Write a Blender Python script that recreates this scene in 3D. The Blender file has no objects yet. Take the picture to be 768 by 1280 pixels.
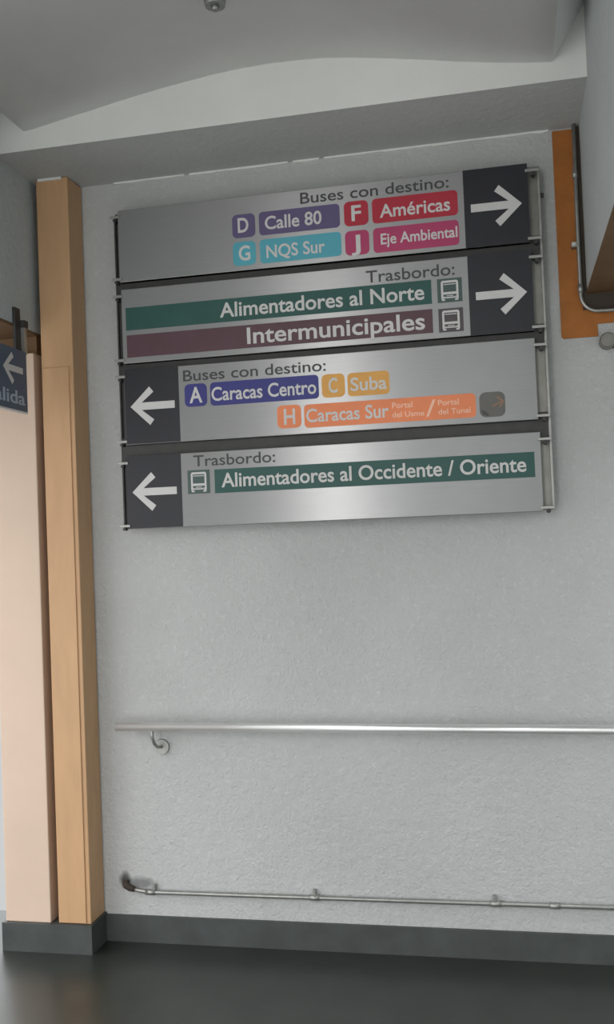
import bpy, bmesh, math, random
from mathutils import Vector, Matrix
random.seed(7)
SC = bpy.context.scene
COL = SC.collection

# ------------------------------------------------------------------ camera, world, light, exposure
cam_data = bpy.data.cameras.new('camera')
cam = bpy.data.objects.new('camera', cam_data); COL.objects.link(cam)
F_PX, YAW, PIT, ROL = 1210.647, 0.206285143, -0.0300798764, -0.0393926585
def cam_matrix():
    cy, sy, cp, sp, cr, sr = (math.cos(YAW), math.sin(YAW), math.cos(PIT), math.sin(PIT), math.cos(ROL), math.sin(ROL))
    B = Matrix(((1, 0, 0), (0, 0, -1), (0, 1, 0)))
    Ry = Matrix(((cy, 0, sy), (0, 1, 0), (-sy, 0, cy)))
    Rp = Matrix(((1, 0, 0), (0, cp, -sp), (0, sp, cp)))
    Rr = Matrix(((cr, -sr, 0), (sr, cr, 0), (0, 0, 1)))
    M = Rr @ Rp @ Ry @ B
    r, d, f = M[0], M[1], M[2]
    return Matrix(((r[0], -d[0], -f[0]), (r[1], -d[1], -f[1]), (r[2], -d[2], -f[2])))
cam.matrix_world = Matrix.Translation((0, -3.78, 1.609)) @ cam_matrix().to_4x4()
cam_data.sensor_fit = 'VERTICAL'; cam_data.sensor_height = 36.0
cam_data.lens = F_PX / 1280 * 36.0
cam_data.clip_start = 0.05
SC.camera = cam

world = bpy.data.worlds.new('sky'); SC.world = world; world.use_nodes = True
bg = world.node_tree.nodes['Background']
bg.inputs[1].default_value = 1.0
_nt = world.node_tree
_tc = _nt.nodes.new('ShaderNodeTexCoord'); _sx = _nt.nodes.new('ShaderNodeSeparateXYZ'); _rp = _nt.nodes.new('ShaderNodeValToRGB')
_nt.links.new(_tc.outputs['Generated'], _sx.inputs[0]); _nt.links.new(_sx.outputs['Z'], _rp.inputs[0]); _nt.links.new(_rp.outputs[0], bg.inputs[0])
_rp.color_ramp.elements[0].position = 0.0; _rp.color_ramp.elements[0].color = (0.55, 0.56, 0.56, 1)
_rp.color_ramp.elements[1].position = 0.6; _rp.color_ramp.elements[1].color = (3.0, 3.1, 3.15, 1)

def area(name, loc, target, sx, sy, watts, colour=(1, 1, 1)):
    l = bpy.data.lights.new(name, 'AREA'); l.shape = 'RECTANGLE'; l.size = sx; l.size_y = sy
    l.energy = watts; l.color = colour
    o = bpy.data.objects.new(name, l); COL.objects.link(o); o.location = loc
    o.rotation_euler = (Vector(target) - Vector(loc)).to_track_quat('-Z', 'Y').to_euler()
    return o
# daylight through the tall opening at the far end, and through the side opening on the left
area('daylight_far_opening', (-1.95, -7.3, 2.6), (-0.6, 0, 2.3), 0.14, 4.2, 62, (1, 0.99, 0.97))
area('daylight_side_opening', (-2.9, -1.7, 1.1), (-1.9, 0.0, 0.9), 1.2, 1.8, 7, (1, 0.96, 1.0))

SC.view_settings.view_transform = 'Standard'; SC.view_settings.look = 'None'
SC.view_settings.gamma = 1.0; SC.view_settings.use_curve_mapping = False
SC.view_settings.exposure = 0.15
try:
    SC.cycles.max_bounces = 8
    SC.cycles.use_denoising = True
except Exception:
    pass

# ------------------------------------------------------------------ materials
def lin(r, g, b):
    f = lambda v: (v/255/12.92) if v/255 <= 0.04045 else ((v/255+0.055)/1.055)**2.4
    return (f(r), f(g), f(b), 1)
def new_mat(name):
    m = bpy.data.materials.new(name); m.use_nodes = True
    nt = m.node_tree; return m, nt, nt.nodes['Principled BSDF']
def noise(nt, scale, detail=4, rough=0.6, stretch=None):
    tc = nt.nodes.new('ShaderNodeTexCoord'); n = nt.nodes.new('ShaderNodeTexNoise')
    n.inputs['Scale'].default_value = scale; n.inputs['Detail'].default_value = detail; n.inputs['Roughness'].default_value = rough
    if stretch:
        mp = nt.nodes.new('ShaderNodeMapping'); mp.inputs['Scale'].default_value = stretch
        nt.links.new(tc.outputs['Object'], mp.inputs[0]); nt.links.new(mp.outputs[0], n.inputs[0])
    else:
        nt.links.new(tc.outputs['Object'], n.inputs[0])
    return n
def ramp(nt, src, p0, c0, p1, c1):
    r = nt.nodes.new('ShaderNodeValToRGB')
    r.color_ramp.elements[0].position = p0; r.color_ramp.elements[0].color = c0
    r.color_ramp.elements[1].position = p1; r.color_ramp.elements[1].color = c1
    nt.links.new(src, r.inputs[0]); return r
def mix(nt, fac, a, b, mode='MIX'):
    m = nt.nodes.new('ShaderNodeMix'); m.data_type = 'RGBA'; m.blend_type = mode
    for sock, v in ((m.inputs[0], fac), (m.inputs[6], a), (m.inputs[7], b)):
        if hasattr(v, 'links'): nt.links.new(v, sock)
        else: sock.default_value = v
    return m.outputs[2]
def scale_c(c, k): return (min(c[0]*k, 1), min(c[1]*k, 1), min(c[2]*k, 1), 1)
def paint(name, c, rough=0.55, var=0.10, nscale=9, spec=0.4, bump=0.0, bscale=60, metal=0.0, stretch=None):
    m, nt, p = new_mat(name)
    n = noise(nt, nscale, 5, 0.6, stretch)
    r = ramp(nt, n.outputs[0], 0.3, scale_c(c, 1-var), 0.7, scale_c(c, 1+var))
    nt.links.new(r.outputs[0], p.inputs['Base Color'])
    p.inputs['Roughness'].default_value = rough; p.inputs['Specular IOR Level'].default_value = spec
    p.inputs['Metallic'].default_value = metal
    if bump:
        b = nt.nodes.new('ShaderNodeBump'); b.inputs['Strength'].default_value = bump; b.inputs['Distance'].default_value = 0.004
        nb = noise(nt, bscale, 3); nt.links.new(nb.outputs[0], b.inputs['Height']); nt.links.new(b.outputs[0], p.inputs['Normal'])
    return m

def stucco_mat(name, c, stain=None, strength=0.55):
    m, nt, p = new_mat(name)
    big = noise(nt, 1.6, 4, 0.55)
    r = ramp(nt, big.outputs[0], 0.3, scale_c(c, 0.93), 0.7, scale_c(c, 1.06))
    col = r.outputs[0]
    fl = noise(nt, 42, 3, 0.65)
    fr = ramp(nt, fl.outputs[0], 0.56, (0, 0, 0, 1), 0.70, (1, 1, 1, 1))
    col = mix(nt, mixfac(nt, fr.outputs[0], 0.35), col, scale_c(c, 1.3))
    sp = noise(nt, 26, 3, 0.6)
    sr = ramp(nt, sp.outputs[0], 0.66, (0, 0, 0, 1), 0.76, (1, 1, 1, 1))
    col = mix(nt, mixfac(nt, sr.outputs[0], 0.35), col, scale_c(c, 0.62))
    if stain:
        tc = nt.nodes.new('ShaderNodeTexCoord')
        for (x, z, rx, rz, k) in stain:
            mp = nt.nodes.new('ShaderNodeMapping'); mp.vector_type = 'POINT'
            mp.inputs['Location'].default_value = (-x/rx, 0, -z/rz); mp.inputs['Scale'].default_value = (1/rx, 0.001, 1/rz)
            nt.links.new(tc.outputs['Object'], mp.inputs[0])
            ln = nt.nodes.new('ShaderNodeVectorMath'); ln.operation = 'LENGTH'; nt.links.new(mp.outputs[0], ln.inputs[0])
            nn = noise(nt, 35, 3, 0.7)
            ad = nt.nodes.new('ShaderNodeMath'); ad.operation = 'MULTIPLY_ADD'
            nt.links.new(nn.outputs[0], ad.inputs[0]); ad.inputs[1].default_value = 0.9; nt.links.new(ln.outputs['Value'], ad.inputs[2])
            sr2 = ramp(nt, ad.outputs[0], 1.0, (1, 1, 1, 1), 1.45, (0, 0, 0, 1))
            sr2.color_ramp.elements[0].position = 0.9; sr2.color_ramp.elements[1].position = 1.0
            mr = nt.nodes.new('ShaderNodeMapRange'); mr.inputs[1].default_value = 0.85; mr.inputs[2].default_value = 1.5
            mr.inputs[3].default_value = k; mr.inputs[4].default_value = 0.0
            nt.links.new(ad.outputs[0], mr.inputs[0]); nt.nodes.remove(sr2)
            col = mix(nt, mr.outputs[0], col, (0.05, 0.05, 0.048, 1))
    nt.links.new(col, p.inputs['Base Color'])
    p.inputs['Roughness'].default_value = 0.75; p.inputs['Specular IOR Level'].default_value = 0.3
    n1 = noise(nt, 30, 4, 0.62); n2 = noise(nt, 95, 2, 0.5)
    ad = nt.nodes.new('ShaderNodeMath'); ad.operation = 'MULTIPLY_ADD'
    nt.links.new(n2.outputs[0], ad.inputs[0]); ad.inputs[1].default_value = 0.35; nt.links.new(n1.outputs[0], ad.inputs[2])
    b = nt.nodes.new('ShaderNodeBump'); b.inputs['Strength'].default_value = strength; b.inputs['Distance'].default_value = 0.016
    nt.links.new(ad.outputs[0], b.inputs['Height']); nt.links.new(b.outputs[0], p.inputs['Normal'])
    return m
def mixfac(nt, src, k):
    m = nt.nodes.new('ShaderNodeMath'); m.operation = 'MULTIPLY'; nt.links.new(src, m.inputs[0]); m.inputs[1].default_value = k
    return m.outputs[0]

def brushed(name, c, rough=0.34, aniso=0.75, metal=0.9):
    m, nt, p = new_mat(name)
    n = noise(nt, 6, 6, 0.6, (1.0, 1.0, 90.0))
    r = ramp(nt, n.outputs[0], 0.3, scale_c(c, 0.95), 0.7, scale_c(c, 1.05))
    sm = noise(nt, 3.0, 4, 0.6)
    sr = ramp(nt, sm.outputs[0], 0.35, (0.93, 0.93, 0.93, 1), 0.7, (1.0, 1.0, 1.0, 1))
    nt.links.new(mix(nt, 1.0, r.outputs[0], sr.outputs[0], 'MULTIPLY'), p.inputs['Base Color'])
    p.inputs['Metallic'].default_value = metal; p.inputs['Roughness'].default_value = rough
    p.inputs['Anisotropic'].default_value = aniso
    t = nt.nodes.new('ShaderNodeCombineXYZ'); t.inputs[2].default_value = 1.0
    nt.links.new(t.outputs[0], p.inputs['Tangent'])
    return m

M = {}
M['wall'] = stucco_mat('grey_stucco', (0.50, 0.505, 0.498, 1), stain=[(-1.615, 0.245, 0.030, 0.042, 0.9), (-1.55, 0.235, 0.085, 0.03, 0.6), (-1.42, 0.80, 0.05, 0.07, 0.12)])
M['bulkhead'] = stucco_mat('grey_stucco_bulkhead', (0.50, 0.53, 0.53, 1), strength=0.35)
M['soffit'] = stucco_mat('grey_shaded_soffit_plaster', (0.50, 0.505, 0.49, 1), strength=0.15)  # grey stucco tone, with the beam underside's shade put into the colour
M['white'] = paint('white_ceiling_paint', (0.78, 0.78, 0.75, 1), 0.8, 0.04, 3, 0.2, 0.08, 40)
M['vault'] = paint('vault_ceiling_paint', (0.88, 0.88, 0.87, 1), 0.8, 0.04, 3, 0.2, 0.08, 40)
M['floor'] = paint('dark_floor', (0.021, 0.025, 0.021, 1), 0.32, 0.25, 5, 0.7, 0.10, 25)
M['paving'] = paint('pale_bounce_paving', (0.36, 0.36, 0.35, 1), 0.7, 0.1, 4, 0.3)  # pale tone chosen to throw light up from the unseen floor
M['skirting'] = paint('dark_skirting', (0.062, 0.068, 0.066, 1), 0.45, 0.2, 8, 0.4)
M['orange'] = paint('orange_enamel', (0.55, 0.335, 0.18, 1), 0.5, 0.07, 5, 0.35, stretch=(3, 3, 0.6))
M['orange_plate'] = paint('worn_orange_paint', lin(165, 102, 46), 0.6, 0.14, 12, 0.3, 0.25, 60)
M['brown'] = paint('brown_soffit_paint', lin(112, 88, 64), 0.7, 0.12, 6, 0.2)
M['pale'] = paint('glare_washed_orange_enamel', (0.66, 0.505, 0.395, 1), 0.5, 0.04, 4, 0.35)  # orange enamel with the wash of glare mixed into its colour
M['dark'] = paint('dark_shade_and_elbow', lin(70, 62, 55), 0.7, 0.1, 10, 0.2)  # stands in for shade in the corner and gap; also colours the elbow
M['brushed'] = brushed('brushed_aluminium', (0.335, 0.335, 0.335, 1), 0.32, 0.85, 0.55)
M['steel'] = brushed('polished_steel', (0.82, 0.82, 0.81, 1), 0.32, 0.0, 0.72)
M['galv'] = paint('galvanised_steel', (0.36, 0.36, 0.34, 1), 0.42, 0.12, 30, 0.5, metal=0.75)
M['postmetal'] = paint('grey_post_metal', (0.25, 0.245, 0.22, 1), 0.45, 0.12, 20, 0.5, metal=0.6)
M['darkmetal'] = paint('dark_frame_metal', lin(66, 65, 64), 0.5, 0.12, 20, 0.4, metal=0.3)
M['black'] = paint('black_vinyl', lin(40, 40, 46), 0.42, 0.06, 5, 0.4)
M['vwhite'] = paint('white_vinyl', lin(208, 206, 204), 0.5, 0.03, 8, 0.3)
M['text'] = paint('dark_grey_vinyl', lin(74, 74, 76), 0.5, 0.06, 8, 0.3)
def vinyl(n, c): M[n] = paint(n+'_vinyl', lin(*c), 0.45, 0.05, 10, 0.35)
vinyl('purple', (98, 88, 124)); vinyl('teal', (88, 168, 184)); vinyl('red', (178, 50, 66)); vinyl('magenta', (178, 66, 106))
vinyl('green', (46, 86, 80)); vinyl('maroon', (92, 66, 74)); vinyl('picto_green', (74, 92, 88)); vinyl('picto_brown', (86, 78, 82))
vinyl('navy', (60, 60, 128)); vinyl('amber', (222, 164, 84)); vinyl('orange_vinyl', (236, 138, 92)); vinyl('emblem_grey', (104, 102, 98))
vinyl('emblem_orange', (142, 114, 92)); vinyl('emblem_dark', (78, 76, 74)); vinyl('sign_blue', (80, 94, 114)); vinyl('pale_lettering', (168, 180, 194))
vinyl('peach', (246, 196, 170))

# ------------------------------------------------------------------ mesh helpers
def tag(o, label=None, cat=None, group=None, kind=None):
    for k, v in (('label', label), ('category', cat), ('group', group), ('kind', kind)):
        if v: o[k] = v
    return o
def empty(name, loc, label, cat, group=None):
    o = bpy.data.objects.new(name, None); COL.objects.link(o); o.location = loc; o.empty_display_size = 0.05
    return tag(o, label, cat, group)
class MB:
    """collects shapes given in world coordinates; build() links ONE mesh object with its origin at `loc`"""
    def __init__(s): s.bm = bmesh.new()
    def box(s, x0, x1, y0, y1, z0, z1, bevel=0.0):
        vs = [s.bm.verts.new(c) for c in ((x0,y0,z0),(x1,y0,z0),(x1,y1,z0),(x0,y1,z0),(x0,y0,z1),(x1,y0,z1),(x1,y1,z1),(x0,y1,z1))]
        fs = [s.bm.faces.new([vs[i] for i in f]) for f in ((0,1,5,4),(1,2,6,5),(2,3,7,6),(3,0,4,7),(4,5,6,7),(3,2,1,0))]
        if bevel:
            es = list({e for f in fs for e in f.edges})
            bmesh.ops.bevel(s.bm, geom=es, offset=bevel, segments=2, affect='EDGES', profile=0.5)
        return s
    def prism(s, poly, y0, y1, axis='y'):
        """polygon of (u,w) extruded; axis y: u=x,w=z ; axis x: u=y,w=z"""
        f = (lambda u, w, t: (u, t, w)) if axis == 'y' else (lambda u, w, t: (t, u, w))
        a = [s.bm.verts.new(f(u, w, y0)) for u, w in poly]; b = [s.bm.verts.new(f(u, w, y1)) for u, w in poly]
        n = len(poly)
        s.bm.faces.new(a); s.bm.faces.new(list(reversed(b)))
        for i in range(n): s.bm.faces.new((a[i], b[i], b[(i+1) % n], a[(i+1) % n]))
        return s
    def tube(s, pts, r, seg=20, cap=True):
        pts = [Vector(p) for p in pts]; rings = []
        up = None
        for i, p in enumerate(pts):
            d = (pts[min(i+1, len(pts)-1)] - pts[max(i-1, 0)]).normalized()
            if up is None:
                up = Vector((0, 0, 1)) if abs(d.z) < 0.9 else Vector((0, 1, 0))
            u = d.cross(up).normalized(); up = u.cross(d).normalized()
            rr = r[i] if isinstance(r, (list, tuple)) else r
            rings.append([s.bm.verts.new(p + rr*(math.cos(a)*u + math.sin(a)*up)) for a in (2*math.pi*k/seg for k in range(seg))])
        for A, B in zip(rings, rings[1:]):
            for k in range(seg):
                f = s.bm.faces.new((A[k], A[(k+1) % seg], B[(k+1) % seg], B[k])); f.smooth = True
        if cap:
            s.bm.faces.new(list(reversed(rings[0]))); s.bm.faces.new(rings[-1])
        return s
    def build(s, name, mat, parent=None, origin=(0, 0, 0), smooth=False):
        bmesh.ops.recalc_face_normals(s.bm, faces=s.bm.faces)
        o3 = Vector(origin)
        for v in s.bm.verts: v.co -= o3
        me = bpy.data.meshes.new(name); s.bm.to_mesh(me); s.bm.free()
        me.materials.append(M[mat])
        if smooth:
            for p in me.polygons: p.use_smooth = True
        o = bpy.data.objects.new(name, me); COL.objects.link(o)
        if parent is None: o.location = o3
        else: o.parent = parent
        return o
def rrect(x0, x1, z0, z1, r, n=6):
    pts = []
    for cx, cz, a0 in ((x1-r, z1-r, 0), (x0+r, z1-r, 90), (x0+r, z0+r, 180), (x1-r, z0+r, 270)):
        for k in range(n+1):
            a = math.radians(a0 + 90*k/n); pts.append((cx + r*math.cos(a), cz + r*math.sin(a)))
    return pts
def circ(cx, cz, r, n=24): return [(cx + r*math.cos(2*math.pi*k/n), cz + r*math.sin(2*math.pi*k/n)) for k in range(n)]

def text_mesh(body, x0, x1, z, cap, y, depth, mat, parent, name, origin, bold=0.02, space=1.0, slant=0.0, axis='y', plane=0.0):
    """lettering from the built-in font: left edge x0, right edge x1, baseline z, capital height cap; front face at y"""
    cu = bpy.data.curves.new('lettering_curve', 'FONT'); cu.body = body; cu.size = 1.0; cu.extrude = 0.1; cu.offset = bold
    cu.resolution_u = 4; cu.space_character = space; cu.shear = slant
    tmp = bpy.data.objects.new('lettering_tmp', cu); COL.objects.link(tmp)
    dg = bpy.context.evaluated_depsgraph_get(); dg.update()
    me = bpy.data.meshes.new_from_object(tmp.evaluated_get(dg), depsgraph=dg)
    bpy.data.objects.remove(tmp); bpy.data.curves.remove(cu)
    cu = None
    xs = [v.co.x for v in me.vertices]; zs = [v.co.z for v in me.vertices]
    a, b = min(xs), max(xs); z0, z1 = min(zs), max(zs)
    kx = (x1-x0)/(b-a); ky = cap/CAP_H
    o3 = Vector(origin)
    for v in me.vertices:
        u, w, t = x0 + (v.co.x-a)*kx, z + v.co.y*ky, (v.co.z-z0)/(z1-z0)     # t=1: the front
        if axis == 'y': v.co = Vector((u, y + depth*(1-t), w)) - o3
        else: v.co = Vector((plane - depth*(1-t), u, w)) - o3
    me.materials.clear(); me.materials.append(M[mat]); me.name = name
    o = bpy.data.objects.new(name, me); COL.objects.link(o); o.parent = parent
    return o
def cap_height():
    cu = bpy.data.curves.new('c', 'FONT'); cu.body = 'H'; cu.size = 1.0
    t = bpy.data.objects.new('c', cu); COL.objects.link(t); dg = bpy.context.evaluated_depsgraph_get(); dg.update()
    me = bpy.data.meshes.new_from_object(t.evaluated_get(dg), depsgraph=dg)
    h = max(v.co.y for v in me.vertices)
    bpy.data.objects.remove(t); bpy.data.curves.remove(cu); bpy.data.meshes.remove(me); return h
CAP_H = cap_height()

# ------------------------------------------------------------------ the setting
XL, XR, ZS, ZB = -1.88, 0.322, 3.14, 2.50        # bulkhead faces, soffit height, bulkhead underside
YB = -0.415                                      # front of the beam over the wall
def struct(o, label, cat): return tag(o, label, cat, kind='structure')
struct(MB().box(-2.08, 3.2, 0, 0.25, 0, 3.8).build('wall_back', 'wall'), 'rough grey stucco wall behind the direction signs', 'wall')
struct(MB().box(-7, 3.2, -1.9, 0.25, -0.15, 0).build('floor', 'floor'), 'dark grey floor along the bottom of the wall', 'floor')
struct(MB().box(-30, 30, -30, -1.9, -0.15, 0).build('floor_bounce', 'paving'), 'unseen floor of the passage and outside, made pale to bounce light', 'floor')  # out of view; kept pale to brighten the vault and beam
struct(MB().box(3.0, 3.2, -7, 0, 0, 3.8).build('wall_light_block', 'bulkhead'), 'unseen grey side wall added to shut out light from the right', 'wall')  # unseen wall added so light comes from the left and behind
struct(MB().box(-2.7, XL, -4.6, 0, ZB+0.012, 3.8).build('wall_left', 'bulkhead'), 'grey upper left side wall above the blue sign', 'wall')
struct(MB().box(XR, 1.1, -4.6, -0.0, ZB+0.012, 3.8).build('wall_corner', 'bulkhead'), 'grey upper right side wall beside the orange band', 'wall')
struct(MB().box(-2.7, XL, -4.6, 0, ZB, ZB+0.012).build('trim_1', 'brown'), 'brown painted underside of the left side wall', 'trim')
struct(MB().box(XR, 1.1, -4.6, 0, ZB, ZB+0.012).build('trim_2', 'brown'), 'brown painted underside of the right side wall', 'trim')
struct(MB().box(XL, XR, YB+0.002, 0, ZS, ZS+0.02).build('ceiling_soffit', 'soffit'), 'grey plaster underside, darkened for shade, of the beam above the sign wall', 'soffit')
struct(MB().prism([(YB, ZS), (YB+0.002, ZS), (YB+0.002, ZS+0.02), (0, ZS+0.02), (0, 3.8), (YB, 3.8)], XL, XR, 'x').build('ceiling_beam', 'white'), 'white painted ceiling beam above the sign wall', 'beam')
def vault():
    prof = [(-1.88, 3.40), (-1.75, 3.214), (-1.70, 3.220), (-1.60, 3.238), (-1.48, 3.258), (-1.38, 3.276), (-1.28, 3.292), (-1.18, 3.307), (-1.08, 3.319), (-0.98, 3.330),
            (-0.88, 3.337), (-0.78, 3.340), (-0.68, 3.338), (-0.58, 3.332), (-0.48, 3.319), (-0.38, 3.303), (-0.28, 3.285), (-0.18, 3.266),
            (-0.08, 3.247), (0.02, 3.230), (0.12, 3.215), (0.211, 3.206), (XR, 3.39)]
    poly = prof + [(XR, 3.8), (-1.88, 3.8)]
    mb = MB(); mb.prism(poly, YB, -4.6)
    o = mb.build('ceiling', 'vault')
    for p in o.data.polygons:                               # smooth only the shallow arch
        c = p.center
        if -1.75 < c.x < 0.211 and c.z < 3.37 and abs(p.normal.y) < 0.5: p.use_smooth = True
    return o
struct(vault(), 'shallow vaulted grey white ceiling above the beam', 'ceiling')
struct(MB().box(-1.70, XR, -0.014, 0, 0, 0.106).build('baseboard_back', 'skirting'), 'dark skirting along the foot of the stucco wall', 'baseboard')
struct(MB().box(-2.09, -1.70, -0.155, 0, 0, 0.113).build('baseboard_left', 'skirting'), 'dark skirting under the orange pillar and post', 'baseboard')
struct(MB().box(XR, 3.0, -0.014, 0, 0, 0.106).build('baseboard_right', 'skirting'), 'dark skirting at the right foot of the wall', 'baseboard')
# thin white bead where the beam meets the wall
mb = MB(); x = -1.56
while x < 0.21:
    w = random.uniform(0.10, 0.26); x1 = min(x+w, 0.21)
    mb.prism([(x, ZS), (x, ZS-0.006-random.random()*0.004), ((x+x1)/2, ZS-0.006-random.random()*0.005), (x1, ZS-0.005-random.random()*0.004), (x1, ZS)], -0.010, 0)
    x = x1 + random.choice([0, 0, 0, 0.02])
struct(mb.build('trim_3', 'white'), 'thin white bead between wall and beam', 'trim')
# L shaped orange band on the wall in the upper right corner
lp = [(0.222, ZS-0.008), (0.222, 2.344), (0.230, 2.336), (0.355, 2.336), (0.355, 2.383), (0.9, 2.383), (0.9, ZB), (0.325, ZB), (0.325, ZS-0.008)]
struct(MB().prism(lp, -0.006, 0).build('trim_4', 'orange_plate'), 'worn orange L shaped band on the wall, upper right corner', 'trim')
struct(MB().prism([(0.305, ZS), (0.305, 2.438), (0.9, 2.438), (0.9, ZB-0.002), (XR-0.001, ZB-0.002), (XR-0.001, ZS)], -0.012, -0.006).build('shade_strip_corner', 'dark'), 'dark strip painted as shade behind the thin pipe, along the right side wall', 'trim')  # dark strip standing in for shade by the pipe and under the bulkhead

# ------------------------------------------------------------------ orange pillar and post on the left
pz = ZS
L = (-1.78, -0.07, 0.113)
t = empty('steel_pillar', L, 'tall orange square pillar rising to the beam left of the signs', 'pillar')
YP = -0.14
MB().box(-1.85, -1.71, YP+0.004, -0.002, 0.113, pz-0.002, 0.004).build('shaft', 'orange', t, L)
MB().box(-1.842, -1.728, YP-0.002, YP+0.006, 0.118, 2.357, 0.0015).build('front_cladding', 'orange', t, L)
MB().box(-1.838, -1.735, YP-0.004, YP+0.004, pz-0.012, pz-0.002).build('top_sealant', 'white', t, L)
L = (-1.98, -0.07, 0.113)
t = empty('steel_post', L, 'wide orange post with painted-in glare beside the pillar, under the left side wall', 'post')
MB().box(-2.08, -1.882, YP, -0.002, 0.113, 2.425, 0.004).build('shaft', 'pale', t, L)
MB().box(-2.08, -1.882, YP+0.03, -0.002, 2.425, ZB-0.001).build('head_plate', 'brown', t, L)
struct(MB().box(-1.882, -1.85, -0.05, 0.0, 0.113, ZB-0.001).build('shade_strip_gap', 'dark'), 'dark strip painted as shade in the gap between orange pillar and post', 'trim')  # recess filler coloured dark for the shade between pillar and post

# ------------------------------------------------------------------ direction sign boards
YF, YK = -0.100, -0.074              # board front and back
G1 = 'direction sign boards stacked in one frame'
R = 0.016
def plate(name, poly, mat, parent, origin, y=YF, d=0.0010): return MB().prism(poly, y-d, y).build(name, mat, parent, origin)
def board(x0, z0, x1, z1, label):
    L = ((x0+x1)/2, (YF+YK)/2, z0)
    t = empty('sign_board', L, label, 'sign', G1)
    f = MB().box(x0, x1, YF, YK, z0, z1, 0.0025).build('face_panel', 'brushed', t, L)
    for z in (z1-0.028, z0+0.012) if z1 > 2.9 else (z1-0.028, z0+0.013):
        for xa, xb, xm in ((-1.543, -1.500, -1.526), (0.112, 0.164, 0.142)):
            c = MB().box(xa, xb, -0.106, -0.1005, z-0.005, z+0.006, 0.0015).build('clamp', 'galv', t, L)
            MB().tube([(xm, -0.104, z-0.012), (xm, -0.0735, z-0.012)], 0.006 if xm < 0 else 0.008, 12).build('clamp_bolt', 'darkmetal', c, L)
    return t, L
def arrow_poly(tx, cz, s):
    """s=+1 points right; tip at tx"""
    th = 0.015; L = 0.188; ax, az = 0.098, 0.078           # half thickness, length, arm reach
    d = Vector((-ax, az)).normalized(); n = Vector((-d.y, d.x)) * 0.028    # inner offset
    if n.x > 0: n = -n
    tip = Vector((0, 0)); up = Vector((-ax+0.016, az-0.0)); upi = up + n
    # where the arm's inner edge meets the shaft's edge
    k = (th - upi.y) / d.y; inn = upi + d*k
    pts = [tip, up, upi, inn, Vector((-L, th)), Vector((-L, -th)), Vector((inn.x, -inn.y)), Vector((upi.x, -upi.y)), Vector((up.x, -up.y))]
    return [(tx + s*p.x, cz + p.y) for p in pts]
def arrow_tile(t, L, x0, x1, z0, z1, tip, cz, s):
    a = plate('arrow_tile', [(x0, z0), (x1, z0), (x1, z1), (x0, z1)], 'black', t, L)
    plate('arrow', arrow_poly(tip, cz, s), 'vwhite', a, L, YF-0.0010, 0.0008)
def lettered(name, t, L, x0, x1, z0, z1, mat, body, tx0, tx1, tz, cap, rounded=True, bold=0.016, word='lettering', space=1.0, tmat='vwhite'):
    poly = rrect(x0, x1, z0, z1, R) if rounded else [(x0, z0), (x1, z0), (x1, z1), (x0, z1)]
    p = plate(name, poly, mat, t, L)
    text_mesh(body, tx0, tx1, tz, cap, YF-0.0018, 0.0008, tmat, p, word, L, bold, space)
    return p
def badge(t, L, x0, x1, z0, z1, mat, ch, tx0, tx1, tz, cap):
    poly = rrect(x0, x1, z0, z1, 0.020); p = plate('letter_badge', poly, mat, t, L)
    text_mesh(ch, tx0, tx1, tz, cap, YF-0.0018, 0.0008, 'vwhite', p, 'letter', L, 0.02)
def heading(t, L, body, x0, x1, z, cap): text_mesh(body, x0, x1, z, cap, YF-0.0009, 0.0009, 'text', t, 'heading_lettering', L, 0.008, 1.0)
def bus_picto(t, L, x0, x1, z0, z1, mat):
    p = plate('bus_pictogram', [(x0, z0), (x1, z0), (x1, z1), (x0, z1)], mat, t, L)
    w, h = x1-x0, z1-z0; q = MB(); yf, yb = YF-0.0018, YF-0.0010
    X = lambda u: x0 + u*w
    Z = lambda v: z0 + v*h
    def rect(a, b, c, d): q.prism([(X(a), Z(c)), (X(b), Z(c)), (X(b), Z(d)), (X(a), Z(d))], yf, yb)
    # front of a bus: roof, side frames, bumper with headlamps, wheels
    q.prism([(X(.15), Z(.82)), (X(.17), Z(.88)), (X(.21), Z(.91)), (X(.79), Z(.91)), (X(.83), Z(.88)), (X(.85), Z(.82))], yf, yb)
    rect(.15, .235, .14, .82); rect(.765, .85, .14, .82)
    rect(.26, .74, .735, .77)
    rect(.235, .765, .33, .43)
    rect(.235, .30, .20, .245); rect(.36, .64, .255, .285); rect(.70, .765, .20, .245)
    rect(.235, .765, .17, .225)
    rect(.17, .30, .07, .14); rect(.70, .83, .07, .14)
    q.build('bus_outline', 'vwhite', p, L)

# board 1
t, L = board(-1.512, 2.690, 0.121, 2.986, 'top silver sign board with purple, blue, red and pink route plates')
arrow_tile(t, L, -0.117, 0.121, 2.690, 2.986, 0.096, 2.838, 1)
heading(t, L, 'Buses con destino:', -0.748, -0.171, 2.929, 0.043)
badge(t, L, -1.028, -0.934, 2.820, 2.914, 'purple', 'D', -1.005, -0.961, 2.842, 0.056)
lettered('route_plate', t, L, -0.918, -0.594, 2.821, 2.914, 'purple', 'Calle 80', -0.894, -0.666, 2.843, 0.050)
badge(t, L, -1.029, -0.935, 2.709, 2.804, 'teal', 'G', -1.005, -0.958, 2.730, 0.056)
lettered('route_plate', t, L, -0.918, -0.592, 2.709, 2.804, 'teal', 'NQS Sur', -0.892, -0.657, 2.730, 0.048)
badge(t, L, -0.577, -0.482, 2.820, 2.916, 'red', 'F', -0.548, -0.510, 2.840, 0.058)
lettered('route_plate', t, L, -0.467, -0.140, 2.820, 2.916, 'red', 'Américas', -0.438, -0.169, 2.841, 0.049)
badge(t, L, -0.577, -0.483, 2.706, 2.801, 'magenta', 'J', -0.553, -0.517, 2.724, 0.058)
lettered('route_plate', t, L, -0.467, -0.140, 2.706, 2.802, 'magenta', 'Eje Ambiental', -0.438, -0.146, 2.737, 0.040)
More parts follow.
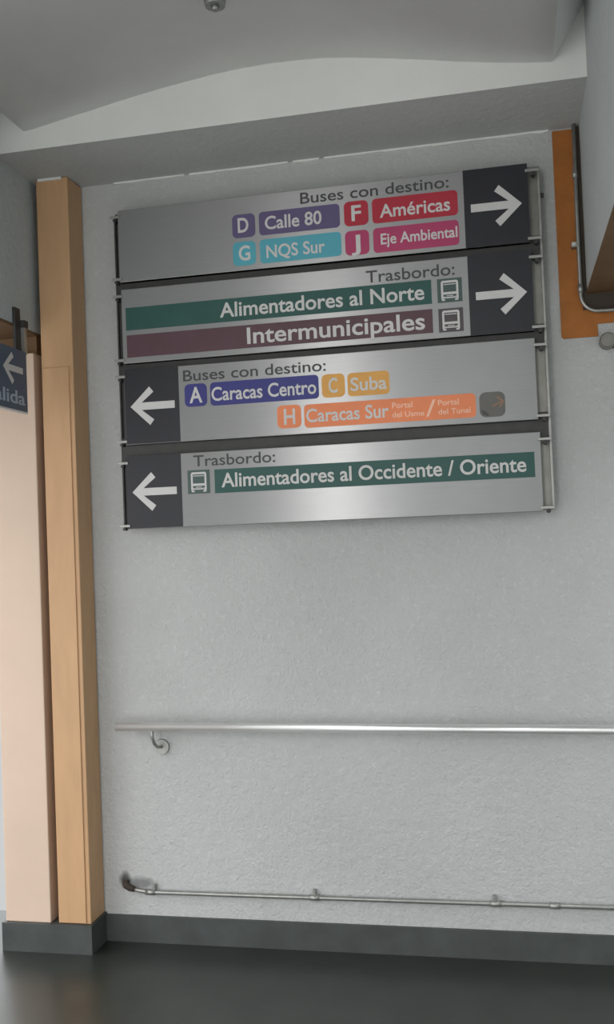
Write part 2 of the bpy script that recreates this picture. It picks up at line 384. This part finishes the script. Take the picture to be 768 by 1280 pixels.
# board 2
t, L = board(-1.508, 2.357, 0.122, 2.660, 'second silver sign board from the top, with long green and maroon bars')
arrow_tile(t, L, -0.114, 0.122, 2.357, 2.660, 0.100, 2.504, 1)
heading(t, L, 'Trasbordo:', -0.502, -0.163, 2.594, 0.045)
lettered('destination_bar', t, L, -1.490, -0.253, 2.491, 2.583, 'green', 'Alimentadores al Norte', -1.092, -0.281, 2.511, 0.056, False)
lettered('destination_bar', t, L, -1.489, -0.253, 2.380, 2.471, 'maroon', 'Intermunicipales', -0.984, -0.283, 2.397, 0.062, False)
bus_picto(t, L, -0.231, -0.138, 2.491, 2.582, 'picto_green'); bus_picto(t, L, -0.231, -0.138, 2.378, 2.468, 'picto_brown')
# board 3
t, L = board(-1.508, 2.026, 0.120, 2.331, 'third silver sign board from the top, with navy, yellow and orange route plates')
arrow_tile(t, L, -1.506, -1.275, 2.028, 2.331, -1.482, 2.179, -1)
heading(t, L, 'Buses con destino:', -1.255, -0.673, 2.267, 0.043)
badge(t, L, -1.251, -1.158, 2.163, 2.254, 'navy', 'A', -1.231, -1.177, 2.179, 0.060)
lettered('route_plate', t, L, -1.144, -0.704, 2.161, 2.254, 'navy', 'Caracas Centro', -1.139, -0.714, 2.181, 0.052)
badge(t, L, -0.692, -0.601, 2.161, 2.252, 'amber', 'C', -0.665, -0.630, 2.180, 0.055)
lettered('route_plate', t, L, -0.590, -0.428, 2.160, 2.250, 'amber', 'Suba', -0.579, -0.438, 2.181, 0.049)
badge(t, L, -0.874, -0.778, 2.053, 2.143, 'orange_vinyl', 'H', -0.847, -0.802, 2.068, 0.059)
p = lettered('route_plate', t, L, -0.766, -0.106, 2.049, 2.140, 'orange_vinyl', 'Caracas Sur', -0.758, -0.435, 2.071, 0.050)
for body, a, b, z, c in (('Portal', -0.421, -0.344, 2.103, 0.021), ('del Usme', -0.422, -0.300, 2.068, 0.020),
                         ('Portal', -0.247, -0.169, 2.102, 0.021), ('del Tunal', -0.247, -0.127, 2.068, 0.020)):
    text_mesh(body, a, b, z, c, YF-0.0018, 0.0008, 'peach', p, 'small_lettering', L, 0.012)
MB().prism([(-0.294, 2.062), (-0.284, 2.062), (-0.256, 2.126), (-0.266, 2.126)], YF-0.0018, YF-0.0010).build('slash', 'peach', p, L)
e = plate('emblem', rrect(-0.093, 0.002, 2.046, 2.140, 0.024), 'emblem_grey', t, L)
q = MB()
q.prism([(-0.046, 2.090), (-0.014, 2.104), (-0.030, 2.118), (-0.026, 2.124), (0.0, 2.103), (-0.016, 2.080), (-0.022, 2.083), (-0.012, 2.097), (-0.044, 2.083)], YF-0.0016, YF-0.0010)
q.build('worn_mark', 'emblem_orange', e, L)
q = MB(); q.prism([(-0.088, 2.078), (-0.070, 2.068), (-0.058, 2.056), (-0.064, 2.050), (-0.082, 2.056)], YF-0.0014, YF-0.0010)
q.build('dark_mark', 'emblem_dark', e, L)
# board 4
t, L = board(-1.512, 1.685, 0.124, 1.980, 'bottom silver sign board with one long green bar')
arrow_tile(t, L, -1.512, -1.277, 1.687, 1.979, -1.486, 1.833, -1)
heading(t, L, 'Trasbordo:', -1.225, -0.889, 1.924, 0.043)
bus_picto(t, L, -1.251, -1.159, 1.815, 1.909, 'picto_green')
lettered('destination_bar', t, L, -1.139, 0.099, 1.813, 1.907, 'green', 'Alimentadores al Occidente / Oriente', -1.111, 0.068, 1.836, 0.054, False)

# ------------------------------------------------------------------ frame that carries the boards
L = (-0.69, -0.03, 1.68)
t = empty('mounting_rack', L, 'metal rack of side posts and cross bars behind the four sign boards', 'rack')
def post(x0, x1, mat, lip0, lip1):
    q = MB(); q.box(x0, x1, -0.062, -0.054, 1.69, 2.985, 0.001)
    o = q.build('post', mat, t, L)
    q = MB(); q.box(lip0, lip1, -0.073, -0.054, 1.69, 2.975, 0.0015); q.build('post_lip', 'galv' if mat == 'postmetal' else mat, o, L)
    for z in (1.80, 2.20, 2.55, 2.87):
        MB().tube([((x0+x1)/2, -0.056, z), ((x0+x1)/2, 0.0, z)], 0.010, 12).build('standoff', 'darkmetal', o, L)
post(-1.538, -1.47, 'darkmetal', -1.540, -1.533)
post(0.085, 0.166, 'postmetal', 0.156, 0.166)
for z0, z1 in ((2.660, 2.690), (2.331, 2.357), (1.980, 2.026)):
    MB().box(-1.533, 0.156, -0.072, -0.063, z0-0.03, z1+0.03).build('cross_bar', 'darkmetal', t, L)
b = MB().tube([(0.166, -0.062, 2.872), (0.178, -0.062, 2.872)], 0.009, 10); b.build('side_bolt', 'darkmetal', t, L)

# ------------------------------------------------------------------ handrail and thin lower pipe
L = (-0.6, -0.08, 0.89)
t = empty('handrail', L, 'thick polished steel handrail across the wall below the signs', 'handrail')
MB().tube([(-1.600, -0.08, 0.889), (2.2, -0.08, 0.866)], 0.0185, 28).build('rail_tube', 'steel', t, L)
def rail_bracket(x, z):
    o = MB().tube([(x, -0.010, 0.792), (x, 0.0, 0.792)], [0.030, 0.032], 24).build('wall_flange', 'galv', t, L)
    pts = [(x-0.012, -0.08, z), (x-0.012, -0.078, 0.845), (x-0.009, -0.066, 0.818), (x-0.004, -0.045, 0.800), (x, -0.008, 0.793)]
    MB().tube(pts, 0.0065, 12).build('bracket_arm', 'galv', o, L)
rail_bracket(-1.435, 0.876); rail_bracket(0.75, 0.866); rail_bracket(1.9, 0.862)
L = (-0.6, -0.018, 0.21)
t = empty('conduit', L, 'thin grey pipe running low along the wall above the skirting', 'pipe')
zc = lambda x: 0.206 + (x + 1.52) * 0.0035
MB().tube([(-1.59, -0.014, zc(-1.52)+0.010), (-1.545, -0.016, zc(-1.52)+0.004), (-1.51, -0.018, zc(-1.51)), (2.6, -0.018, zc(2.6))], 0.0085, 16).build('pipe', 'galv', t, L)
for x in (-1.50, -0.818, -0.117, 0.10):
    MB().tube([(x-0.020, -0.018, zc(x)), (x+0.020, -0.018, zc(x+0.02))], 0.0115, 16).build('coupling', 'galv', t, L)
for x in (-1.485, -0.818, -0.122):
    q = MB().box(x-0.006, x+0.006, -0.0215, -0.0, zc(x)+0.008, zc(x)+0.030, 0.001); c = q.build('pipe_clip', 'galv', t, L)
    MB().tube([(x, -0.021, zc(x)+0.024), (x, -0.026, zc(x)+0.024)], 0.006, 10).build('clip_screw', 'galv', c, L)
MB().tube([(-1.612, -0.012, 0.248), (-1.606, -0.016, 0.228), (-1.590, -0.016, 0.219), (-1.57, -0.015, 0.214)], [0.012, 0.014, 0.013, 0.0105], 14).build('end_elbow', 'dark', t, L)

# thin pipe bending around the upper right corner
L = (0.296, -0.030, 2.43)
t = empty('conduit', L, 'thin grey pipe bending in the upper right corner beside the orange band', 'pipe')
pts = [(0.300, -0.032, 3.138), (0.297, -0.032, 2.80), (0.297, -0.032, 2.492)]
for k in range(1, 9):
    a = math.radians(90*k/8); pts.append((0.297 + 0.062*(1-math.cos(a)), -0.032, 2.492 - 0.066*math.sin(a)))
pts += [(0.50, -0.032, 2.424), (0.95, -0.032, 2.424)]
MB().tube(pts, 0.0072, 14).build('pipe', 'galv', t, L)
for z in (2.515, 2.95):
    MB().tube([(0.297, -0.032, z-0.016), (0.297, -0.032, z+0.016)], 0.0098, 14).build('coupling', 'galv', t, L)
c = MB().box(0.272, 0.299, -0.0405, -0.006, 2.672, 2.692, 0.001).build('pipe_clip', 'galv', t, L)
MB().tube([(0.280, -0.040, 2.682), (0.280, -0.046, 2.682)], 0.007, 12).build('clip_screw', 'vwhite', c, L)
# round box under the band
L = (0.385, -0.03, 2.312)
t = empty('junction_box', L, 'small round grey box on the wall just below the orange band', 'box')
MB().tube([(0.386, -0.042, 2.312), (0.386, 0.0, 2.312)], 0.030, 32).build('body', 'postmetal', t, L)
MB().tube([(0.386, -0.0465, 2.312), (0.386, -0.042, 2.312)], [0.025, 0.0275], 32).build('cover', 'postmetal', t, L)
MB().box(0.402, 0.47, -0.03, 0.0, 2.286, 2.296, 0.001).build('lower_tab', 'darkmetal', t, L)

# ------------------------------------------------------------------ blue sign on the left side wall
L = (-1.86, -0.45, 2.16)
t = empty('blue_sign', L, 'small blue sign with white arrow hanging from the left side wall', 'sign')
XS0, XS1 = -1.866, -1.846
f = MB().box(XS0, XS1, -0.95, -0.268, 2.160, 2.400, 0.002).build('face_panel', 'sign_blue', t, L)
MB().box(XS0-0.001, XS1+0.001, -0.95, -0.268, 2.154, 2.160).build('lower_edge', 'vwhite', t, L)
def arrow_side(y_tip, cz, s):
    pts = arrow_poly(0, 0, -1); return [(y_tip + s*u, cz + s*w) for u, w in pts]
MB().prism(arrow_side(-0.452, 2.318, 0.80), XS1, XS1+0.001, 'x').build('arrow', 'vwhite', t, L)
text_mesh('Salida', -0.575, -0.29, 2.185, 0.050, 0, 0.001, 'pale_lettering', t, 'lettering', L, 0.012, axis='x', plane=XS1+0.001)
b = MB().box(-1.8795, -1.867, -0.310, -0.268, 2.40, 2.575, 0.002).build('bracket', 'darkmetal', t, L)
MB().box(-1.8795, -1.850, -0.268, -0.236, 2.500, 2.530, 0.002).build('bracket_knob', 'darkmetal', b, L)
MB().box(-1.868, -1.852, -0.266, -0.246, 2.395, 2.502, 0.001).build('hanger_strap', 'galv', t, L)

# small fitting at the crown of the vault, just at the top of the view
L = (-0.845, -0.86, 3.30)
t = empty('ceiling_fitting', L, 'small round grey fitting on the ceiling at the top', 'light fitting')
MB().tube([(-0.845, -0.86, 3.345), (-0.845, -0.86, 3.320)], [0.036, 0.032], 20).build('base', 'galv', t, L)
MB().tube([(-0.845, -0.86, 3.320), (-0.845, -0.86, 3.306)], [0.014, 0.010], 14).build('socket', 'galv', t, L)
